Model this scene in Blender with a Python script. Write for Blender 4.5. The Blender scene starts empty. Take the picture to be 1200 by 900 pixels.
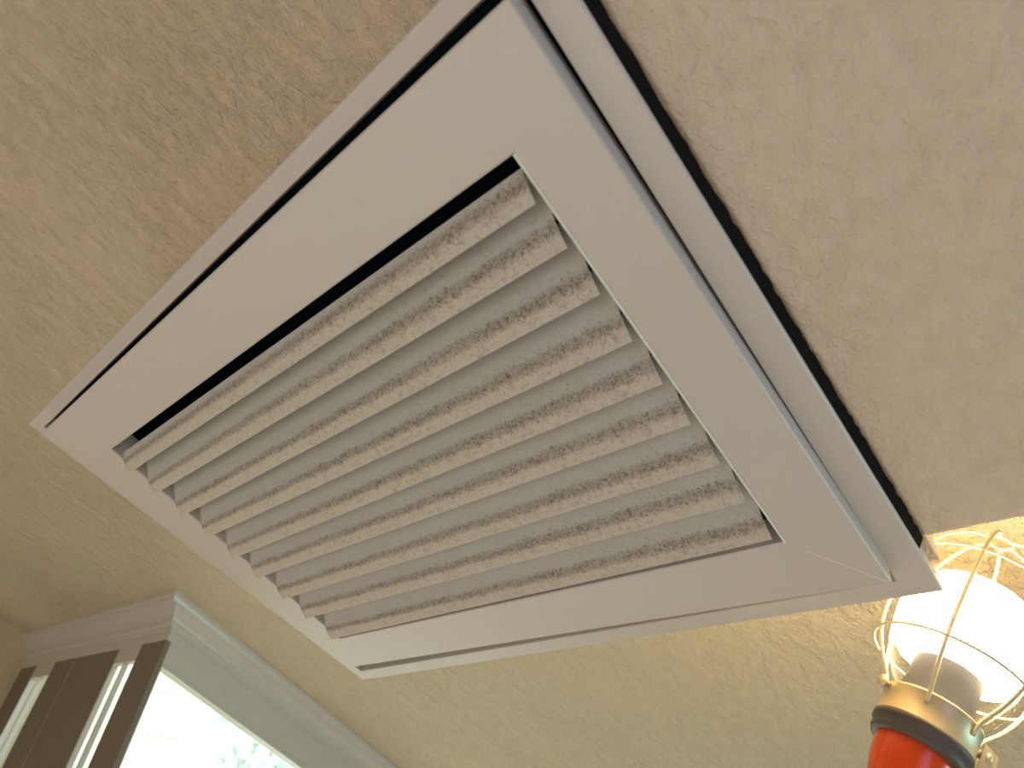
import bpy, bmesh, math, random
from mathutils import Vector, Matrix
random.seed(4)
C = bpy.context.scene.collection
S = bpy.context.scene

# ------------------------------------------------------------------ frames of reference
# camera-space vectors are x right, y down, z forward (1200x900, f = 732 px)
F = 732.0; D = 0.30
A_ = Vector((-978, 470, F)).normalized()
B_ = Vector((1233, 1424, F)).normalized()
U_ = A_.copy(); V_ = (B_ - U_ * U_.dot(B_)).normalized()
N_ = U_.cross(V_)
if N_.y > 0: N_ = -N_
UP = Vector((169, -1053, 732)).normalized()          # true vertical: the ceiling is vaulted
XW = (V_ - UP * UP.dot(V_)).normalized(); YW = UP.cross(XW)
CAM_H = 2.05
def c2w_dir(v): return Vector((v.dot(XW), v.dot(YW), v.dot(UP)))
def c2w(v): return c2w_dir(v) + Vector((0, 0, CAM_H))
def ray(x, y): return Vector((x - 600, y - 450, F))
def on_ceiling(x, y, w=0.0):
    r = ray(x, y); return c2w(r * ((D + w) / N_.dot(r)))
r0 = ray(616, -104)
O_W = on_ceiling(616, -104)
VX, UX, NX = c2w_dir(V_), c2w_dir(U_), c2w_dir(N_)
M = Matrix(((VX.x, UX.x, NX.x, O_W.x), (VX.y, UX.y, NX.y, O_W.y), (VX.z, UX.z, NX.z, O_W.z), (0, 0, 0, 1)))
Minv = M.inverted()
def L(u, v, w): return Vector((v, u, w))              # local ceiling frame: x = across, y = along the slats, z = up
def W(u, v, w): return M @ L(u, v, w)

# ------------------------------------------------------------------ camera
cam = bpy.data.cameras.new('camera'); co = bpy.data.objects.new('camera', cam); C.objects.link(co)
cam.sensor_width = 36; cam.lens = 36 * F / 1200; cam.clip_start = 0.02
R_, U2, Bk = c2w_dir(Vector((1, 0, 0))), c2w_dir(Vector((0, -1, 0))), c2w_dir(Vector((0, 0, -1)))
co.matrix_world = Matrix(((R_.x, U2.x, Bk.x, 0), (R_.y, U2.y, Bk.y, 0), (R_.z, U2.z, Bk.z, CAM_H), (0, 0, 0, 1)))
cam.dof.use_dof = True; cam.dof.focus_distance = 0.52; cam.dof.aperture_fstop = 9
S.camera = co

# ------------------------------------------------------------------ sky, sun, large lights, exposure
w = bpy.data.worlds.new('sky'); S.world = w; w.use_nodes = True
bg = w.node_tree.nodes['Background']; bg.inputs[0].default_value = (0.80, 0.93, 1.0, 1); bg.inputs[1].default_value = 2.6
sun = bpy.data.lights.new('sun', 'SUN'); sun.energy = 6; sun.color = (1, .95, .84); sun.angle = .01
so = bpy.data.objects.new('sun', sun); C.objects.link(so)
so.rotation_euler = Vector((-.35, .55, .75)).to_track_quat('Z', 'Y').to_euler()
def area(name, loc, target, sx, sy, power, col, spread=180):
    l = bpy.data.lights.new(name, 'AREA'); l.shape = 'RECTANGLE'; l.size = sx; l.size_y = sy; l.energy = power; l.color = col; l.spread = math.radians(spread)
    o = bpy.data.objects.new(name, l); C.objects.link(o); o.location = loc
    o.rotation_euler = (target - loc).to_track_quat('-Z', 'Y').to_euler(); return o
S.view_settings.view_transform = 'Standard'; S.view_settings.look = 'None'
S.view_settings.gamma = 1; S.view_settings.use_curve_mapping = False
S.view_settings.exposure = 0.03
H = 0.20                                              # the ceiling lies this far above the soffit's underside
def wl(u, v, w, dz=0): return W(u, v, w) + Vector((0, 0, dz))
area('fill_near', wl(.35, -.75, 0, -1.45), wl(.45, .1, 0), 2.4, 1.5, 14.0, (1.0, .93, .83))  # added fill from low down, no window is modelled here
area('blue_fill_right', wl(-.95, -.35, 0, -.42), wl(-.26, .04, 0), .5, .4, .45, (.40, .50, 1.0), 75)  # added blue fill inside the room, aimed to tint the soffit
area('cyan_fill_far', wl(-1.5, 1.5, 0, -.45), wl(.9, .7, 0, 0), .9, .6, 3.2, (.50, .92, 1.0), 80)  # added cyan fill, aimed to brighten the cabinet's crown
#area('daylight_bay', W(.75, 1.15, H) + Vector((0, 0, -.75)), wl(.5, .45, 0), .3, .4, 1.0, (.85, 1, .97))

# ------------------------------------------------------------------ materials
def mat(name, col, rough=.5, metal=0, spec=.5):
    m = bpy.data.materials.new(name); m.use_nodes = True; b = m.node_tree.nodes['Principled BSDF']
    b.inputs['Base Color'].default_value = (*col, 1); b.inputs['Roughness'].default_value = rough
    b.inputs['Metallic'].default_value = metal; b.inputs['Specular IOR Level'].default_value = spec
    return m
def nd(m, t, **k):
    n = m.node_tree.nodes.new(t)
    for a, b in k.items(): setattr(n, a, b)
    return n
def lk(m, a, b): m.node_tree.links.new(a, b)
def math_(m, op, a, b=None, clamp=False):
    n = nd(m, 'ShaderNodeMath', operation=op, use_clamp=clamp)
    for i, x in enumerate((a, b)):
        if x is None: continue
        if isinstance(x, (int, float)): n.inputs[i].default_value = x
        else: lk(m, x, n.inputs[i])
    return n.outputs[0]
def plaster(name, col, scale, dist, rot, stretch, wscale):
    """hand-trowelled knock-down plaster: torn ridges, fine grain"""
    m = mat(name, col, .78, spec=.25); b = m.node_tree.nodes['Principled BSDF']
    tc = nd(m, 'ShaderNodeTexCoord'); mp = nd(m, 'ShaderNodeMapping')
    mp.inputs['Rotation'].default_value = (0, 0, rot); mp.inputs['Scale'].default_value = (scale * stretch, scale, scale)
    lk(m, tc.outputs['Object'], mp.inputs[0])
    n0 = nd(m, 'ShaderNodeTexNoise'); n0.inputs['Scale'].default_value = 1.0; n0.inputs['Detail'].default_value = 5
    n0.inputs['Roughness'].default_value = .68; n0.inputs['Distortion'].default_value = .35; lk(m, mp.outputs[0], n0.inputs['Vector'])
    n1 = nd(m, 'ShaderNodeTexNoise'); n1.inputs['Scale'].default_value = 1.5; n1.inputs['Detail'].default_value = 3
    n1.inputs['Distortion'].default_value = .9; lk(m, mp.outputs[0], n1.inputs['Vector'])
    ridge = math_(m, 'SUBTRACT', 1, math_(m, 'ABSOLUTE', math_(m, 'MULTIPLY', math_(m, 'SUBTRACT', n1.outputs[0], .5), 3.2)), True)
    ridge = math_(m, 'POWER', ridge, 1.6)
    n2 = nd(m, 'ShaderNodeTexNoise'); n2.inputs['Scale'].default_value = wscale; n2.inputs['Detail'].default_value = 2
    lk(m, tc.outputs['Object'], n2.inputs['Vector'])
    mask = math_(m, 'MULTIPLY', math_(m, 'SUBTRACT', n2.outputs[0], .30), 3, True)
    h = math_(m, 'ADD', n0.outputs[0], math_(m, 'MULTIPLY', math_(m, 'MULTIPLY', ridge, mask), .20))
    n3 = nd(m, 'ShaderNodeTexNoise'); n3.inputs['Scale'].default_value = 2.6; n3.inputs['Detail'].default_value = 2; n3.inputs['Distortion'].default_value = .5; lk(m, mp.outputs[0], n3.inputs['Vector'])
    grain = math_(m, 'MULTIPLY', math_(m, 'SUBTRACT', n3.outputs[0], .45), 4, True)
    h = math_(m, 'ADD', h, math_(m, "MULTIPLY", grain, .12))
    bp = nd(m, 'ShaderNodeBump'); bp.inputs['Strength'].default_value = 1; bp.inputs['Distance'].default_value = dist
    lk(m, h, bp.inputs['Height']); lk(m, bp.outputs[0], b.inputs['Normal'])
    # slight unevenness of the paint
    mx = nd(m, 'ShaderNodeMix', data_type='RGBA'); mx.inputs['A'].default_value = (col[0] * .93, col[1] * .92, col[2] * .88, 1)
    mx.inputs['B'].default_value = (min(1, col[0] * 1.04), min(1, col[1] * 1.04), min(1, col[2] * 1.05), 1)
    lk(m, math_(m, 'MULTIPLY', math_(m, 'SUBTRACT', n0.outputs[0], .3), 2.2, True), mx.inputs['Factor'])
    lk(m, mx.outputs['Result'], b.inputs['Base Color'])
    return m
M_CEIL = plaster('cream_knockdown_plaster', (.71, .585, .41), 66, .0115, math.radians(14), .5, 5)
M_SOFF = plaster('cream_soffit_plaster', (.70, .575, .435), 80, .0042, math.radians(-50), .75, 14)
M_WALL = plaster('cream_wall_plaster', (.60, .50, .36), 30, .004, 0, .8, 5)
M_FLOOR = mat('tan_floor', (.50, .42, .32), .6)
M_GRILLE = mat('painted_grille_metal', (.60, .545, .475), .42)
M_EDGE = mat('pale_edge_paint', (.80, .78, .70), .35)
M_DARK = mat('dark_lining_and_gap_shade', (.004, .012, .016), .9, spec=.05)
M_GAP = mat('black_gap_fill', (.012, .012, .010), .95, spec=.05)
M_TRIM = mat('white_trim_paint', (.58, .55, .49), .28)
M_TRIM_SHADE = mat('shaded_trim_paint', (.20, .165, .12), .45)  # white trim darkened: the left face's backlit shade put into the colour
M_RED = mat('orange_red_plastic', (.80, .085, .012), .22)
M_RUB = mat('grey_brown_rubber', (.10, .085, .07), .5)
M_ZINC = mat('aged_zinc_collar', (.62, .54, .36), .42, .55)
M_WIRE = mat('plated_wire', (.60, .52, .34), .4, .1)
M_SOCK = mat('grey_lamp_socket', (.032, .035, .05), .6, spec=.2)
M_CORD = mat('black_cord', (.02, .02, .02), .6)
# bulb
M_BULB = bpy.data.materials.new('glowing_bulb'); M_BULB.use_nodes = True
b = M_BULB.node_tree.nodes['Principled BSDF']; b.inputs['Base Color'].default_value = (1, .95, .85, 1)
b.inputs['Emission Color'].default_value = (1, .76, .43, 1); b.inputs['Emission Strength'].default_value = 42
# clear glass (mix of transparent and glossy, so daylight passes)
def glass(name, tint, refl):
    m = bpy.data.materials.new(name); m.use_nodes = True; nt = m.node_tree; nt.nodes.clear()
    o = nt.nodes.new('ShaderNodeOutputMaterial'); t = nt.nodes.new('ShaderNodeBsdfTransparent'); g = nt.nodes.new('ShaderNodeBsdfGlossy')
    t.inputs[0].default_value = (*tint, 1); g.inputs['Roughness'].default_value = .05
    fr = nt.nodes.new('ShaderNodeMath'); fr.operation = 'MULTIPLY'; pw = nt.nodes.new('ShaderNodeMath'); pw.operation = 'POWER'; lw_ = nt.nodes.new('ShaderNodeLayerWeight'); lw_.inputs[0].default_value = .5
    nt.links.new(lw_.outputs['Facing'], pw.inputs[0]); pw.inputs[1].default_value = 5; nt.links.new(pw.outputs[0], fr.inputs[0]); fr.inputs[1].default_value = refl; mx = nt.nodes.new('ShaderNodeMixShader')
    nt.links.new(fr.outputs[0], mx.inputs[0]); nt.links.new(t.outputs[0], mx.inputs[1]); nt.links.new(g.outputs[0], mx.inputs[2])
    nt.links.new(mx.outputs[0], o.inputs[0]); return m
M_GLASS = glass('window_glass', (.97, .99, .96), .6)
M_JAR = glass('lamp_globe_glass', (.98, .96, .90), .5)
# dusty slats: UV x = metres along the slat, y = metres up the profile from the lower lip, z per-slat by object
M_SLAT = mat('dusty_slat_paint', (.56, .535, .49), .55)
m = M_SLAT; b = m.node_tree.nodes['Principled BSDF']
uvn = nd(m, 'ShaderNodeUVMap'); uvn.uv_map = 'UVMap'; sep = nd(m, 'ShaderNodeSeparateXYZ'); lk(m, uvn.outputs[0], sep.inputs[0])
oi = nd(m, 'ShaderNodeObjectInfo'); cmb = nd(m, 'ShaderNodeCombineXYZ')
lk(m, sep.outputs[0], cmb.inputs[0]); lk(m, sep.outputs[1], cmb.inputs[1]); lk(m, math_(m, 'MULTIPLY', oi.outputs['Random'], 9), cmb.inputs[2])
def noise(scale, det, dist=0, sc=(1, 1, 1)):
    mp = nd(m, 'ShaderNodeMapping'); mp.inputs['Scale'].default_value = sc; lk(m, cmb.outputs[0], mp.inputs[0])
    n = nd(m, 'ShaderNodeTexNoise'); n.inputs['Scale'].default_value = scale; n.inputs['Detail'].default_value = det
    n.inputs['Distortion'].default_value = dist; n.inputs['Roughness'].default_value = .65; lk(m, mp.outputs[0], n.inputs['Vector']); return n.outputs[0]
wob = noise(38, 3); fine = noise(520, 3, 1.5, (1, .7, 1)); clump = noise(110, 4, 1.0); big = noise(9, 2)
along = math_(m, 'SUBTRACT', 1, math_(m, 'MULTIPLY', sep.outputs[0], 1.5), True)       # dustier towards one end
y = math_(m, 'ADD', sep.outputs[1], math_(m, 'MULTIPLY', math_(m, 'SUBTRACT', wob, .5), .0030))
y = math_(m, 'ADD', y, math_(m, 'MULTIPLY', math_(m, 'SUBTRACT', clump, .5), .0040))
dist_ = math_(m, 'ABSOLUTE', math_(m, 'SUBTRACT', y, .0118))
width = math_(m, 'ADD', .0023, math_(m, 'MULTIPLY', along, .0032))
band = math_(m, 'SUBTRACT', 1, math_(m, 'DIVIDE', dist_, width), True)
band = math_(m, 'POWER', band, .7)
halo = math_(m, 'SUBTRACT', 1, math_(m, 'DIVIDE', dist_, math_(m, 'MULTIPLY', width, 3.4)), True)
sp = math_(m, 'MULTIPLY', math_(m, 'SUBTRACT', fine, .47), 8, True)
dens = math_(m, 'ADD', math_(m, 'MULTIPLY', band, math_(m, 'ADD', math_(m, 'MULTIPLY', sp, .62), .40)),
             math_(m, 'MULTIPLY', math_(m, 'MULTIPLY', halo, math_(m, 'MULTIPLY', math_(m, 'SUBTRACT', fine, .56), 10, True)), math_(m, 'ADD', .35, math_(m, 'MULTIPLY', along, .6))), True)
dens = math_(m, 'MULTIPLY', dens, math_(m, 'ADD', .62, math_(m, 'MULTIPLY', big, .5)), True)
low = math_(m, 'LESS_THAN', sep.outputs[1], .0108)
mx0 = nd(m, 'ShaderNodeMix', data_type='RGBA'); mx0.inputs['A'].default_value = (.55, .53, .47, 1); mx0.inputs['B'].default_value = (.60, .54, .435, 1)
lk(m, math_(m, 'MULTIPLY', math_(m, 'SUBTRACT', .015, sep.outputs[1]), 160, True), mx0.inputs['Factor'])
mott = noise(260, 3, .6)
lipm = math_(m, 'MULTIPLY', math_(m, 'SUBTRACT', .012, sep.outputs[1]), 300, True)
mf = math_(m, 'MULTIPLY', math_(m, 'MULTIPLY', math_(m, 'SUBTRACT', mott, .50), 5, True), math_(m, 'MULTIPLY', lipm, math_(m, 'ADD', .22, math_(m, 'MULTIPLY', along, .30))))
mx1 = nd(m, 'ShaderNodeMix', data_type='RGBA'); lk(m, mf, mx1.inputs['Factor']); lk(m, mx0.outputs['Result'], mx1.inputs['A']); mx1.inputs['B'].default_value = (.26, .20, .125, 1)
mx = nd(m, 'ShaderNodeMix', data_type='RGBA'); lk(m, dens, mx.inputs['Factor']); lk(m, mx1.outputs['Result'], mx.inputs['A'])
mx.inputs['B'].default_value = (.15, .11, .055, 1); lk(m, mx.outputs['Result'], b.inputs['Base Color'])
bp = nd(m, 'ShaderNodeBump'); bp.inputs['Strength'].default_value = .8; bp.inputs['Distance'].default_value = .0008
lk(m, math_(m, 'MULTIPLY', fine, math_(m, 'ADD', halo, .05)), bp.inputs['Height']); lk(m, bp.outputs[0], b.inputs['Normal'])

# ------------------------------------------------------------------ helpers
def obj(name, bm, m, parent=None, smooth=False, bevel=0, mw=None):
    bmesh.ops.recalc_face_normals(bm, faces=bm.faces)
    me = bpy.data.meshes.new(name); bm.to_mesh(me); bm.free()
    for x in (m if isinstance(m, (list, tuple)) else [m]): me.materials.append(x)
    o = bpy.data.objects.new(name, me); C.objects.link(o)
    if parent: o.parent = parent
    if mw is not None: o.matrix_world = mw
    if smooth:
        for p in me.polygons: p.use_smooth = True
    if bevel:
        md = o.modifiers.new('b', 'BEVEL'); md.width = bevel; md.segments = 3; md.limit_method = 'ANGLE'; md.angle_limit = .6
        for p in me.polygons: p.use_smooth = True
        md2 = o.modifiers.new('n', 'WEIGHTED_NORMAL')
    return o
def tag(o, label=None, cat=None, group=None, kind=None):
    for k, v in (('label', label), ('category', cat), ('group', group), ('kind', kind)):
        if v: o[k] = v
    return o
def empty(name, mw):
    o = bpy.data.objects.new(name, None); C.objects.link(o); o.empty_display_size = .05; o.matrix_world = mw; return o
def hexa(bm, lo, hi):
    """8 corners: lo[4], hi[4] rings"""
    a = [bm.verts.new(p) for p in lo]; c = [bm.verts.new(p) for p in hi]; n = len(lo)
    bm.faces.new(a); bm.faces.new(c[::-1])
    for i in range(n): bm.faces.new((a[i], a[(i + 1) % n], c[(i + 1) % n], c[i]))
def ubox(bm, u0, u1, v0, v1, w0, w1):
    hexa(bm, [L(u0, v0, w0), L(u1, v0, w0), L(u1, v1, w0), L(u0, v1, w0)], [L(u0, v0, w1), L(u1, v0, w1), L(u1, v1, w1), L(u0, v1, w1)])
def lathe(bm, prof, n=32, cap=True):
    rings = []
    for r, z in prof:
        rings.append([bm.verts.new((r * math.cos(2 * math.pi * i / n), r * math.sin(2 * math.pi * i / n), z)) for i in range(n)] if r > 1e-6 else [bm.verts.new((0, 0, z))])
    for a, c in zip(rings, rings[1:]):
        for i in range(n):
            j = (i + 1) % n
            if len(a) == 1 and len(c) == 1: continue
            if len(a) == 1: bm.faces.new((a[0], c[i], c[j]))
            elif len(c) == 1: bm.faces.new((a[i], a[j], c[0]))
            else: bm.faces.new((a[i], a[j], c[j], c[i]))
    if cap:
        for r in (rings[0], rings[-1]):
            if len(r) > 2: bm.faces.new(r)
def tube(bm, pts, r, n=8, closed=False):
    pts = [Vector(p) for p in pts]; rings = []; prev = None; N = len(pts)
    for i, p in enumerate(pts):
        t = (pts[(i + 1) % N] - pts[i - 1]) if closed else (pts[min(i + 1, N - 1)] - pts[max(i - 1, 0)])
        t.normalize()
        a = prev if prev else (Vector((0, 0, 1)) if abs(t.z) < .9 else Vector((1, 0, 0)))
        a = (a - t * a.dot(t)).normalized(); prev = a; c = t.cross(a)
        rings.append([bm.verts.new(p + (a * math.cos(2 * math.pi * k / n) + c * math.sin(2 * math.pi * k / n)) * r) for k in range(n)])
    for i in range(N if closed else N - 1):
        x, y = rings[i], rings[(i + 1) % N]
        for k in range(n): bm.faces.new((x[k], x[(k + 1) % n], y[(k + 1) % n], y[k]))
    if not closed: bm.faces.new(rings[0][::-1]); bm.faces.new(rings[-1])
def smooth_pts(P, k=6):
    P = [Vector(p) for p in P]; out = []
    for i in range(len(P) - 1):
        a, b_, c, d = P[max(i - 1, 0)], P[i], P[i + 1], P[min(i + 2, len(P) - 1)]
        for j in range(k):
            t = j / k
            out.append(.5 * ((2 * b_) + (c - a) * t + (2 * a - 5 * b_ + 4 * c - d) * t * t + (3 * b_ - a - 3 * c + d) * t ** 3))
    out.append(P[-1]); return out

# ------------------------------------------------------------------ glazed bay geometry (shared by walls and bay)
P0 = on_ceiling(207, 690, H); P1 = on_ceiling(27, 741, H); P2c = on_ceiling(459, 893, H)
E1 = (P1 - P0); L1 = E1.length; E1.normalize()
E2 = (P2c - P0).normalized(); L2 = 2.1
DN = Vector((0, 0, -1))
def BP(a, b_, c, d=0): return P0 + E1 * a + E2 * b_ + DN * c       # a along left face, b along right face, c down
P2 = P0 + E2 * L2

# ------------------------------------------------------------------ the room
def ceil_pt(u, v): return W(u, v, H)
def to_uv(p): q = Minv @ p; return q.y, q.x
u1_, v1_ = to_uv(P1); u0_, v0_ = to_uv(P0); u2_, v2_ = to_uv(P2)
UR, VN = -1.7, -1.6
outline = [(UR, VN), (u1_ + .02, VN), (u1_, v1_), (u0_, v0_), (u2_, v2_), (UR, v2_ + .05)]
# ceiling slab: a grid for bump-mapped plaster
bm = bmesh.new()
co_ = list(outline); co_[2] = (u1_, v1_ + .07); co_[3] = (u0_ + .07, v0_ + .07); co_[4] = (u2_ + .07, v2_)
top = [L(u, v, H) for u, v in co_]; hexa(bm, top, [p + Vector((0, 0, .12)) for p in top])
tag(obj('ceiling', bm, M_CEIL, mw=M), kind='structure')
# floor
bm = bmesh.new(); fl = []
for u, v in outline:
    p = W(u, v, H); fl.append(Vector((p.x, p.y, 0)))
hexa(bm, fl, [p + Vector((0, 0, -.1)) for p in fl])
tag(obj('floor', bm, M_FLOOR), kind='structure')
def wall(name, a, c, thick=.1):
    pa, pc = W(*a, H), W(*c, H); cen = sum((W(u, v, H) for u, v in outline), Vector()) / len(outline)
    n = Vector((pc.y - pa.y, -(pc.x - pa.x), 0)).normalized()
    if (pa - cen).dot(n) < 0: n = -n
    base = [Vector((p.x, p.y, 0)) for p in (pa, pc)]
    lo = [base[0], base[1], pc + Vector((0, 0, .04)), pa + Vector((0, 0, .04))]; bm = bmesh.new(); hexa(bm, lo, [p + n * thick for p in lo])
    return tag(obj(name, bm, M_WALL), kind='structure')
wall('wall_near', outline[0], outline[1]); wall('wall_left', outline[1], (u1_, v1_ + .12))
wall('wall_far', outline[4], outline[5]); wall('wall_right', outline[5], outline[0])
# soffit: lowered drywall box beside and behind the grille
bm = bmesh.new()
ubox(bm, UR + .002, -.0038, -.02, .4205, .012, H - .0005)
o = tag(obj('ceiling_soffit', bm, M_SOFF, mw=M, bevel=.0035), kind='structure')
bm = bmesh.new()
for a in ((-.005, .012, .006, .448), (.612, .622, .006, .448), (.012, .612, .006, .016), (.012, .612, .438, .448)): ubox(bm, *a, .014, H - .0005)
tag(obj('ceiling_duct_box', bm, M_SOFF, mw=M), kind='structure')

# ------------------------------------------------------------------ return-air grille
g = tag(empty('return_air_grille', M), 'large off-white return air grille with nine dusty louvre slats, on the ceiling', 'vent')
OU, OV = .6272, .4605
outer = [(0, 0), (OU, 0), (OU, OV), (0, OV)]
inner = [(.0168, .0118), (.6115, .0118), (.6115, .4428), (.0225, .4428)]
def ring_rails(name, outr, innr, prof, m, bevel):
    """four mitred rails; prof: list of (t, w), t = 0 outer edge, 1 inner edge"""
    for i in range(4):
        j = (i + 1) % 4; bm = bmesh.new()
        def P(k, t, w): return L(outr[k][0] * (1 - t) + innr[k][0] * t, outr[k][1] * (1 - t) + innr[k][1] * t, w)
        hexa(bm, [P(i, t, w_) for t, w_ in prof], [P(j, t, w_) for t, w_ in prof])
        # hair-line gap at each mitre
        obj(name, bm, m, g, bevel=bevel)
ring_rails('casing_rail', outer, inner, [(0, .012), (0, .001), (.06, 0), (.97, 0), (1, .0008), (1, .014), (.8, .014), (.8, .0125)], M_GRILLE, 0)
TD = .013
dout = [(.0205, .0186), (.5867, .0149), (.5844, .4163), (.0213, .4254)]
dopen = [(.0581, .0699), (.5369, .0641), (.5505, .3655), (.0641, .3672)]
ring_rails('door_rail', dout, dopen, [(0, .006), (0, -TD + .001), (.02, -TD), (.985, -TD), (1, -TD + .0008), (1, .010), (.93, .010), (.93, .006)], M_GRILLE, 0)
# thin pale strip along the opening's near side
bm = bmesh.new(); a, c = dopen[0], dopen[3]
tube(bm, [L(a[0] + .0004, a[1], -TD + .0002), L(c[0] + .0004, c[1] + .0004, -TD + .0002)], .0009, 6)
tag(obj('opening_edge', bm, M_EDGE, g), 'pale edge of the opening')
# mitre seam at the near corner
def seam(p, q):
    bm = bmesh.new(); d = Vector((q[1] - p[1], q[0] - p[0], 0)).normalized(); s = Vector((-d.y, d.x, 0)) * .00035
    a, c = L(p[0], p[1], -TD), L(q[0], q[1], -TD); z = Vector((0, 0, -.00015)); z2 = Vector((0, 0, .001))
    hexa(bm, [a + s + z, c + s + z, c - s + z, a - s + z], [a + s + z2, c + s + z2, c - s + z2, a - s + z2]); return bm
obj('mitre_seam', seam((.0560, .3795), (.0232, .4238)), M_EDGE, g)
# slats
vl = [.0890, .1183, .1501, .1820, .2149, .2470, .2832, .3170, .3555]
vr = [.0935, .1206, .1508, .1832, .2151, .2475, .2827, .3170, .3545]
TW = -.020
def lerp(a, c, t): return a + (c - a) * t
for i in range(9):
    bm = bmesh.new(); uvl = bm.loops.layers.uv.new('UVMap')
    ul = .5377 + .0136 * (vl[i] - .09) / .27 - .0012; ur = .0611 + .0062 * (vr[i] - .09) / .27 + .0004
    if i == 0: prof = [(0, 0), (-.0065, .0030), (-.0092, .0050), (-.0120, .0078), (-.0158, .0120)]
    else: prof = [(0, 0), (-.0085, .0036), (-.0118, .0060), (-.0155, .0096), (-.0250, .0185), (-.036, .0285)]
    th = .0013; up = []
    for k, (a, c) in enumerate(prof):
        p0 = Vector(prof[max(k - 1, 0)]); p1 = Vector(prof[min(k + 1, len(prof) - 1)]); t = (p1 - p0).normalized(); n = Vector((-t.y, t.x)) * th
        if n.y < 0: n = -n
        up.append((a + n.x, c + n.y))
    s = [0]
    for k in range(1, len(prof)): s.append(s[-1] + (Vector(prof[k]) - Vector(prof[k - 1])).length)
    NS = 6; lo, hi = [], []
    for q in range(NS + 1):
        t = q / NS; uu = lerp(ur, ul, t); vv = lerp(vr[i], vl[i], t)
        wv = .0002 * math.sin(q * 1.7 + i)
        lo.append([bm.verts.new(L(uu, vv + a, TW + c + wv)) for a, c in prof]); hi.append([bm.verts.new(L(uu, vv + a, TW + c + wv)) for a, c in up])
    def face(vs, uvs):
        f = bm.faces.new(vs)
        for l_, uvv in zip(f.loops, uvs): l_[uvl].uv = uvv
    off = i * .07
    for q in range(NS):
        x0, x1 = lerp(0, ul - ur, q / NS), lerp(0, ul - ur, (q + 1) / NS)
        for k in range(len(prof) - 1):
            face((lo[q][k], lo[q + 1][k], lo[q + 1][k + 1], lo[q][k + 1]), ((x0, s[k]), (x1, s[k]), (x1, s[k + 1]), (x0, s[k + 1])))
            face((hi[q][k + 1], hi[q + 1][k + 1], hi[q + 1][k], hi[q][k]), ((x0, .5),) * 4)
        face((lo[q + 1][0], lo[q][0], hi[q][0], hi[q + 1][0]), ((x0, .5),) * 4)
        face((lo[q][-1], lo[q + 1][-1], hi[q + 1][-1], hi[q][-1]), ((x0, .5),) * 4)
    for k in range(len(prof) - 1):
        face((lo[0][k], lo[0][k + 1], hi[0][k + 1], hi[0][k]), ((0, .5),) * 4)
        face((lo[NS][k + 1], lo[NS][k], hi[NS][k], hi[NS][k + 1]), ((0, .5),) * 4)
    o = obj('slat', bm, M_SLAT, g)
# dark filter cavity behind the slats
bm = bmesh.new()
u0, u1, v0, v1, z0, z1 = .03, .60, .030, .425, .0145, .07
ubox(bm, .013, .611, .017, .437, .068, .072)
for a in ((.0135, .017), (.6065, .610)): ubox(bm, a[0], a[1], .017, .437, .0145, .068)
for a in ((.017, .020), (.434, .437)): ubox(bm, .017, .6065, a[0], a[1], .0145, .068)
ubox(bm, .012, .6125, .0105, .0205, .0125, .0137); ubox(bm, .012, .0225, .0205, .43, .0125, .0137)  # dark strips laid in the door gap to stand in for its shade
tag(obj('filter_cavity', bm, M_DARK, g), 'dark cavity behind the slats, plus dark strips for shade in the door gap')
bm = bmesh.new(); rng = random.Random(2)                # black, ragged strip filling the gap between casing and soffit
n = 90; lo, hi = [], []
for i in range(n + 1):
    v = .0 + .4195 * i / n
    lo.append((L(.0004, v, .0032), L(.0012, v, .020))); e = -.0034 - rng.random() * .0009
    hi.append((L(e, v, .0118), L(e, v, .020)))
for i in range(n):
    hexa(bm, [lo[i][0], hi[i][0], hi[i + 1][0], lo[i + 1][0]], [lo[i][1], hi[i][1], hi[i + 1][1], lo[i + 1][1]])
tag(obj('gap_strip', bm, M_GAP, g), 'black strip filling the gap along the edge')

# ------------------------------------------------------------------ caged work lamp
ax = c2w_dir(Vector((.63, -.656, .41)).normalized()); rr = ray(1085, 852); base = c2w(rr * (.447 / F))
zc = ax; xc = c2w_dir(Vector((0, 0, -1))); xc = (xc - zc * xc.dot(zc)).normalized(); yc = zc.cross(xc)
LM = Matrix(((xc.x, yc.x, zc.x, base.x), (xc.y, yc.y, zc.y, base.y), (xc.z, yc.z, zc.z, base.z), (0, 0, 0, 1)))
def slim(bm): bmesh.ops.scale(bm, vec=(.89, .89, 1), verts=bm.verts)
lamp = tag(empty('work_lamp', LM), 'lit caged work lamp with orange-red handle below right corner of the grille', 'lamp')
bm = bmesh.new(); lathe(bm, [(.004, -.172), (.018, -.170), (.021, -.160), (.021, -.075), (.0235, -.050), (.0275, -.034), (.0285, -.022), (.0285, -.012), (.02, -.011)], 40); slim(bm)
obj('handle', bm, M_RED, lamp, True)
bm = bmesh.new(); lathe(bm, [(.026, -.0205), (.0325, -.0215), (.0340, -.018), (.0335, -.0125), (.0355, -.0115), (.0355, -.0075), (.03, -.006)], 40); slim(bm)
obj('rubber_ring', bm, M_RUB, lamp, True)
bm = bmesh.new(); lathe(bm, [(.030, -.010), (.0345, -.010), (.0350, -.0085), (.0350, -.0070), (.0345, -.006), (.0345, .0105), (.0352, .0115), (.0352, .013), (.0335, .0135), (.0330, .010), (.0325, -.006)], 48, False); slim(bm)
col = obj('collar', bm, M_ZINC, lamp, True)
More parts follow.
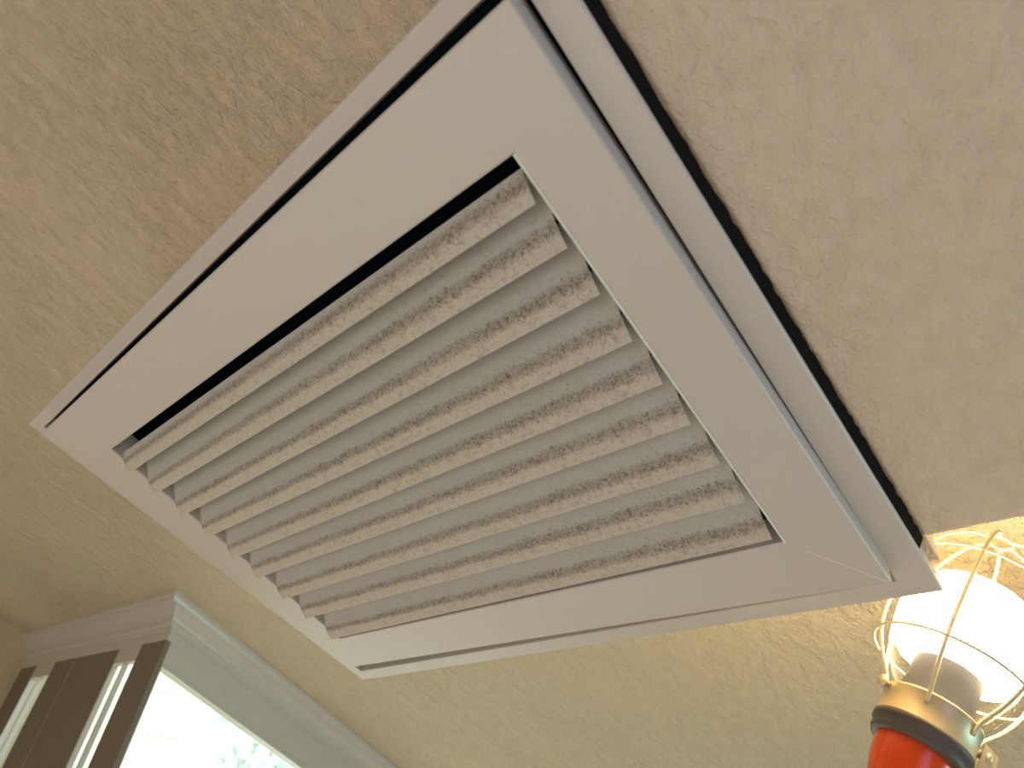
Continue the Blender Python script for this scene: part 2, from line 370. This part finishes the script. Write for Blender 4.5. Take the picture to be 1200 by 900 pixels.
def screw(ang, z, out, big):
    d = Vector((math.cos(ang), math.sin(ang), 0)); q = d.to_track_quat('Z', 'Y').to_matrix().to_4x4(); bm = bmesh.new()
    lathe(bm, [(.0022, -.004), (.0022, out), (big, out + .0004), (big * 1.08, out + .002), (big * .8, out + .0042), (0, out + .0048)], 14)
    bmesh.ops.transform(bm, matrix=Matrix.Translation(d * .0307 + Vector((0, 0, z))) @ q, verts=bm.verts); obj('clamp_screw', bm, M_ZINC, col, True)
# angle 0 faces the camera; image right is roughly +90 or -90 by handedness
cr = (c2w_dir(Vector((1, 0, 0)))); angR = math.atan2(cr.dot(yc), cr.dot(xc))
screw(angR * .72, .002, .004, .0048); screw(angR + math.pi * (1 if angR < 0 else -1) * 1.0, .010, .003, .0050)
bm = bmesh.new()
d = Vector((math.cos(angR * .80), math.sin(angR * .80), 0)); t = Vector((-d.y, d.x, 0))
for s_ in (-.006, .006):
    pc = d * .032 + t * s_; hexa(bm, [pc + Vector((0, 0, -.014)) - t * .001, pc + Vector((0, 0, -.014)) + t * .001, pc + d * .009 + Vector((0, 0, -.012)) + t * .001, pc + d * .009 + Vector((0, 0, -.012)) - t * .001],
             [pc + Vector((0, 0, .010)) - t * .001, pc + Vector((0, 0, .010)) + t * .001, pc + d * .009 + Vector((0, 0, .006)) + t * .001, pc + d * .009 + Vector((0, 0, .006)) - t * .001])
obj('clamp_ear', bm, M_ZINC, col)
bm = bmesh.new(); lathe(bm, [(.0295, -.002), (.0280, .010), (.0232, .016), (.0222, .046), (.0228, .048), (.0205, .0485)], 36)
obj('socket', bm, M_SOCK, lamp, True)
bm = bmesh.new(); lathe(bm, [(.016, .044), (.0220, .046), (.0370, .051), (.0440, .066), (.0455, .084), (.0415, .101), (.033, .115), (.019, .1235), (0, .126)], 36)
obj('bulb', bm, M_BULB, lamp, True)
bm = bmesh.new(); lathe(bm, [(.0292, .012), (.0395, .034), (.0445, .055), (.0465, .085), (.0455, .115), (.0400, .140), (.028, .156), (.014, .162), (0, .163)], 36)
obj('glass_globe', bm, M_JAR, lamp, True)
cage = [(.0310, .004), (.0335, .014), (.0440, .031), (.0520, .052), (.0540, .075), (.0530, .100), (.0490, .128), (.0380, .152), (.0220, .168), (.0060, .173)]
for k in range(6):
    an = angR * .0 + .12 + k * math.pi / 3; bm = bmesh.new()
    tube(bm, smooth_pts([(r * math.cos(an), r * math.sin(an), z) for r, z in cage], 4), .0014, 8); obj('cage_wire', bm, M_WIRE, lamp, True)
for r, z in ((.0518, .0480), (.0498, .128), (.0085, .173)):
    bm = bmesh.new(); tube(bm, [(r * math.cos(2 * math.pi * i / 48), r * math.sin(2 * math.pi * i / 48), z) for i in range(48)], .0011, 7, True); obj('cage_ring', bm, M_WIRE, lamp, True)
# cord hangs from the handle to the floor, out of frame
Li = LM.inverted(); st = LM @ Vector((0, 0, -.17)); bm = bmesh.new()
pts = [Vector((0, 0, -.165)), Li @ (st + ax * -.06), Li @ (st + Vector((0, .01, -.25))), Li @ Vector((st.x + .05, st.y, .8)), Li @ Vector((st.x + .05, st.y + .05, .01)), Li @ Vector((st.x + .3, st.y + .3, .01))]
tube(bm, smooth_pts(pts, 6), .0035, 8); obj('cord', bm, M_CORD, lamp, True)

# ------------------------------------------------------------------ glazed bay, lower left
bay = tag(empty('glazed_cabinet', Matrix.Translation(Vector((P0.x, P0.y, 0)))), 'white-trimmed glazed cabinet with crown moulding and bright panes, below the left edge of the grille', 'cabinet')
bt = Matrix.Translation(-Vector((P0.x, P0.y, 0)))
n1 = E1.cross(DN).normalized();  n2 = E2.cross(DN).normalized()
if n1.dot(c2w(Vector()) - P0) < 0: n1 = -n1
if n2.dot(c2w(Vector()) - P0) < 0: n2 = -n2
def bb(bm, pts_front, nrm, depth):
    hexa(bm, [bt @ p for p in pts_front], [bt @ (p - nrm * depth) for p in pts_front])

SET = .040                                              # the faces lie this far behind the crown's lip
nz = Vector((NX.x, NX.y, NX.z))
def ceilz(x, y): return P0.z - (nz.x * (x - P0.x) + nz.y * (y - P0.y)) / nz.z
E1h = Vector((E1.x, E1.y, 0)).normalized(); E2h = Vector((E2.x, E2.y, 0)).normalized()
h1, h2 = E1.x / E1h.x, E2.x / E2h.x
def corner_xy(o1, o2):
    k = n1.dot(n2); r1, r2 = -(SET - o1), -(SET - o2); al = (r1 - k * r2) / (1 - k * k); be = (r2 - k * r1) / (1 - k * k)
    return Vector((P0.x, P0.y, 0)) + n1 * al + n2 * be
def at(xy, c):
    z = c if isinstance(c, str) else ceilz(xy.x, xy.y) - c
    return bt @ Vector((xy.x, xy.y, 0.0 if isinstance(c, str) else z))
def fp(face, s_, out, c):
    """point on a face: s_ metres along it from its corner, out metres proud, c metres below the ceiling ('f' = floor)"""
    E, n = (E1h, n1) if face == 1 else (E2h, n2)
    q = corner_xy(0, 0) + E * s_ + n * out
    return at(q, c)
def slab(bm, face, s0, s1, c0, c1, out0, out1):
    hexa(bm, [fp(face, s0, out1, c0), fp(face, s1, out1, c0), fp(face, s1, out1, c1), fp(face, s0, out1, c1)],
             [fp(face, s0, out0, c0), fp(face, s1, out0, c0), fp(face, s1, out0, c1), fp(face, s0, out0, c1)])
W1 = L1 * h1 - .035; W2 = L2 * h2 - .06
# crown moulding: stepped cove, mitred at the corner
prof = [(0, .0005), (SET, .0005), (SET, .009), (SET - .003, .011), (SET - .004, .016)]
for k in range(7):
    t = k / 6 * math.pi / 2; prof.append((SET - .005 - .024 * math.sin(t), .017 + .021 * (1 - math.cos(t))))
prof += [(SET - .029, .043), (.004, .046), (.004, .050), (0, .051)]
for face in (1, 2):
    bm = bmesh.new(); E = E1h if face == 1 else E2h; n = n1 if face == 1 else n2
    a = [at(corner_xy(o, o), c) for o, c in prof]
    e = [at(corner_xy(0, 0) + E * (W1 if face == 1 else W2) + n * o, c) for o, c in prof]
    hexa(bm, a, e); obj('crown_moulding', bm, M_TRIM, bay)
# frieze boards
for face, c1 in ((1, .070), (2, .105)):
    bm = bmesh.new(); slab(bm, face, 0 if face == 1 else .006, W1 if face == 1 else W2, .030, c1, -.014, -.0005); obj('frieze', bm, M_TRIM, bay)
# left face: boards with two narrow glazed slots
T1 = .070
def left_board(s0, s1, nm='panel', m=M_TRIM_SHADE):
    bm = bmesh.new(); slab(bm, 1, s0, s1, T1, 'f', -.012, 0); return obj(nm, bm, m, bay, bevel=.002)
bm = bmesh.new(); slab(bm, 1, 0, .105, T1, 'f', -.010, 0); obj('corner_post', bm, M_TRIM_SHADE, bay); left_board(.212, .442); left_board(.447, .565); left_board(.690, W1, 'end_post')
bm = bmesh.new(); slab(bm, 1, .4415, .4475, T1, 'f', -.02, -.0015); obj('joint_strip', bm, M_TRIM, bay)
for s0, s1 in ((.105, .212), (.565, .690)):
    fr = None; mid = s0 + (s1 - s0) * .52
    for q in ((s0, s0 + .004, T1, 1.35), (s1 - .004, s1, T1, 1.35), (s0 + .004, s1 - .004, T1, T1 + .030), (mid - .002, mid + .002, T1 + .030, 1.35)):
        bm = bmesh.new(); slab(bm, 1, *q, -.012, -.001); fr = obj('pane_frame', bm, M_TRIM, bay)
    for a_, c_ in ((s0 + .003, mid), (mid, s1 - .003)):
        bm = bmesh.new(); slab(bm, 1, a_, c_, T1 + .028, 1.35, -.009, -.007); obj('pane', bm, M_GLASS, bay)
    bm = bmesh.new(); slab(bm, 1, s0, s1, 1.35, 'f', -.034, -.002); obj('lower_panel', bm, M_TRIM_SHADE, bay)
# right face: big panes between slim stiles
def stile(s0, s1, nm='stile'):
    bm = bmesh.new(); slab(bm, 2, s0, s1, .105, 'f', -.035, 0); return obj(nm, bm, M_TRIM, bay, bevel=.002)
bm = bmesh.new(); slab(bm, 2, .007, .014, .105, 'f', -.035, -.003); obj('stile', bm, M_TRIM, bay)
stile(.44, .475); stile(.95, .985); stile(1.45, 1.485); stile(W2 - .03, W2)
for s0, s1 in ((.012, .44), (.475, .95), (.985, 1.45), (1.485, W2 - .03)):
    bm = bmesh.new(); slab(bm, 2, s0, s1, .105, .113, -.034, -.004); fr = obj('pane_frame', bm, M_TRIM, bay)
    bm = bmesh.new(); slab(bm, 2, s0, s1, 1.35, 1.40, -.034, -.004); obj('sill_rail', bm, M_TRIM, bay)
    bm = bmesh.new(); slab(bm, 2, s0, s1, .113, 1.35, -.024, -.020); obj('pane', bm, M_GLASS, fr)
    bm = bmesh.new(); slab(bm, 2, s0, s1, 1.40, 'f', -.034, -.006); obj('lower_panel', bm, M_TRIM, bay)

# ------------------------------------------------------------------ outdoors, blown out behind the panes
M_SID = mat('pale_yellow_siding', (.88, .86, .66), .7); M_LEAF = mat('pale_grey_green_leaves', (.72, .80, .76), .7); M_BARK = mat('light_bark', (.5, .45, .38), .8)
M_GRND = mat('pale_gravel', (.6, .58, .5), .9)
cc = Vector((P0.x, P0.y, 0)); diag = (E1h + E2h).normalized(); ctr = cc + E1h * .9 + E2h * .9
bm = bmesh.new(); g0 = cc + diag * 6
for_ = [g0 + E1h * x * 6 + E2h * y_ * 6 for x, y_ in ((-1, -1), (1, -1), (1, 1), (-1, 1))]
hexa(bm, [p + Vector((0, 0, -.25)) for p in for_], [p + Vector((0, 0, -.35)) for p in for_]); tag(obj('ground', bm, M_GRND), kind='structure')

# a neighbouring wall of lapped boards on the left of the view, a pale tree and a post on the right
def far(x, y, t): return Vector((0, 0, CAM_H)) + c2w_dir(ray(x, y)) * (t / F)
q0, q1 = far(-260, 860, 3.2), far(215, 860, 3.6)
dw = Vector((q1.x - q0.x, q1.y - q0.y, 0)); lw = dw.length; dw.normalize(); nw = Vector((-dw.y, dw.x, 0))
if nw.dot(q0) > 0: nw = -nw
hb = tag(empty('neighbour_house', Matrix.Translation((q0.x, q0.y, -.25))), 'pale yellow boarded house wall seen blown out through the bright panes', 'house')
for k in range(16):
    z = k * .22; bm = bmesh.new()
    lo = [Vector((0, 0, z)), dw * lw + Vector((0, 0, z)), dw * lw + Vector((0, 0, z + .225)), Vector((0, 0, z + .225))]
    f_ = [lo[0] + nw * .03, lo[1] + nw * .03, lo[2] + nw * .01, lo[3] + nw * .01]
    hexa(bm, lo, f_); obj('board', bm, M_SID, hb)
tp = far(330, 850, 5.0); tr = tag(empty('tree', Matrix.Translation((tp.x, tp.y, -.25))), 'pale leafy tree outside, blown out behind the right bright pane', 'tree')
bm = bmesh.new(); tube(bm, smooth_pts([(0, 0, 0), (.04, 0, .9), (-.03, .03, 1.7), (.02, 0, 2.6)], 3), .06, 8); obj('trunk', bm, M_BARK, tr)
bm = bmesh.new(); rl = random.Random(8)
for k in range(1500):
    d = Vector((rl.gauss(0, 1), rl.gauss(0, 1), rl.gauss(0, 1))).normalized() * (rl.random() ** .4)
    p = Vector((d.x * .75, d.y * .75, 2.4 + d.z * 1.2)); q = Matrix.Rotation(rl.random() * 6, 3, Vector((rl.random() - .5, rl.random() - .5, rl.random() - .5)).normalized())
    vs = [bm.verts.new(p + q @ Vector(c_) * .10) for c_ in ((-1, 0, 0), (0, -.35, .05), (1, 0, 0), (0, .35, .05))]; bm.faces.new(vs)
tag(obj('foliage', bm, M_LEAF, tr), kind='stuff')
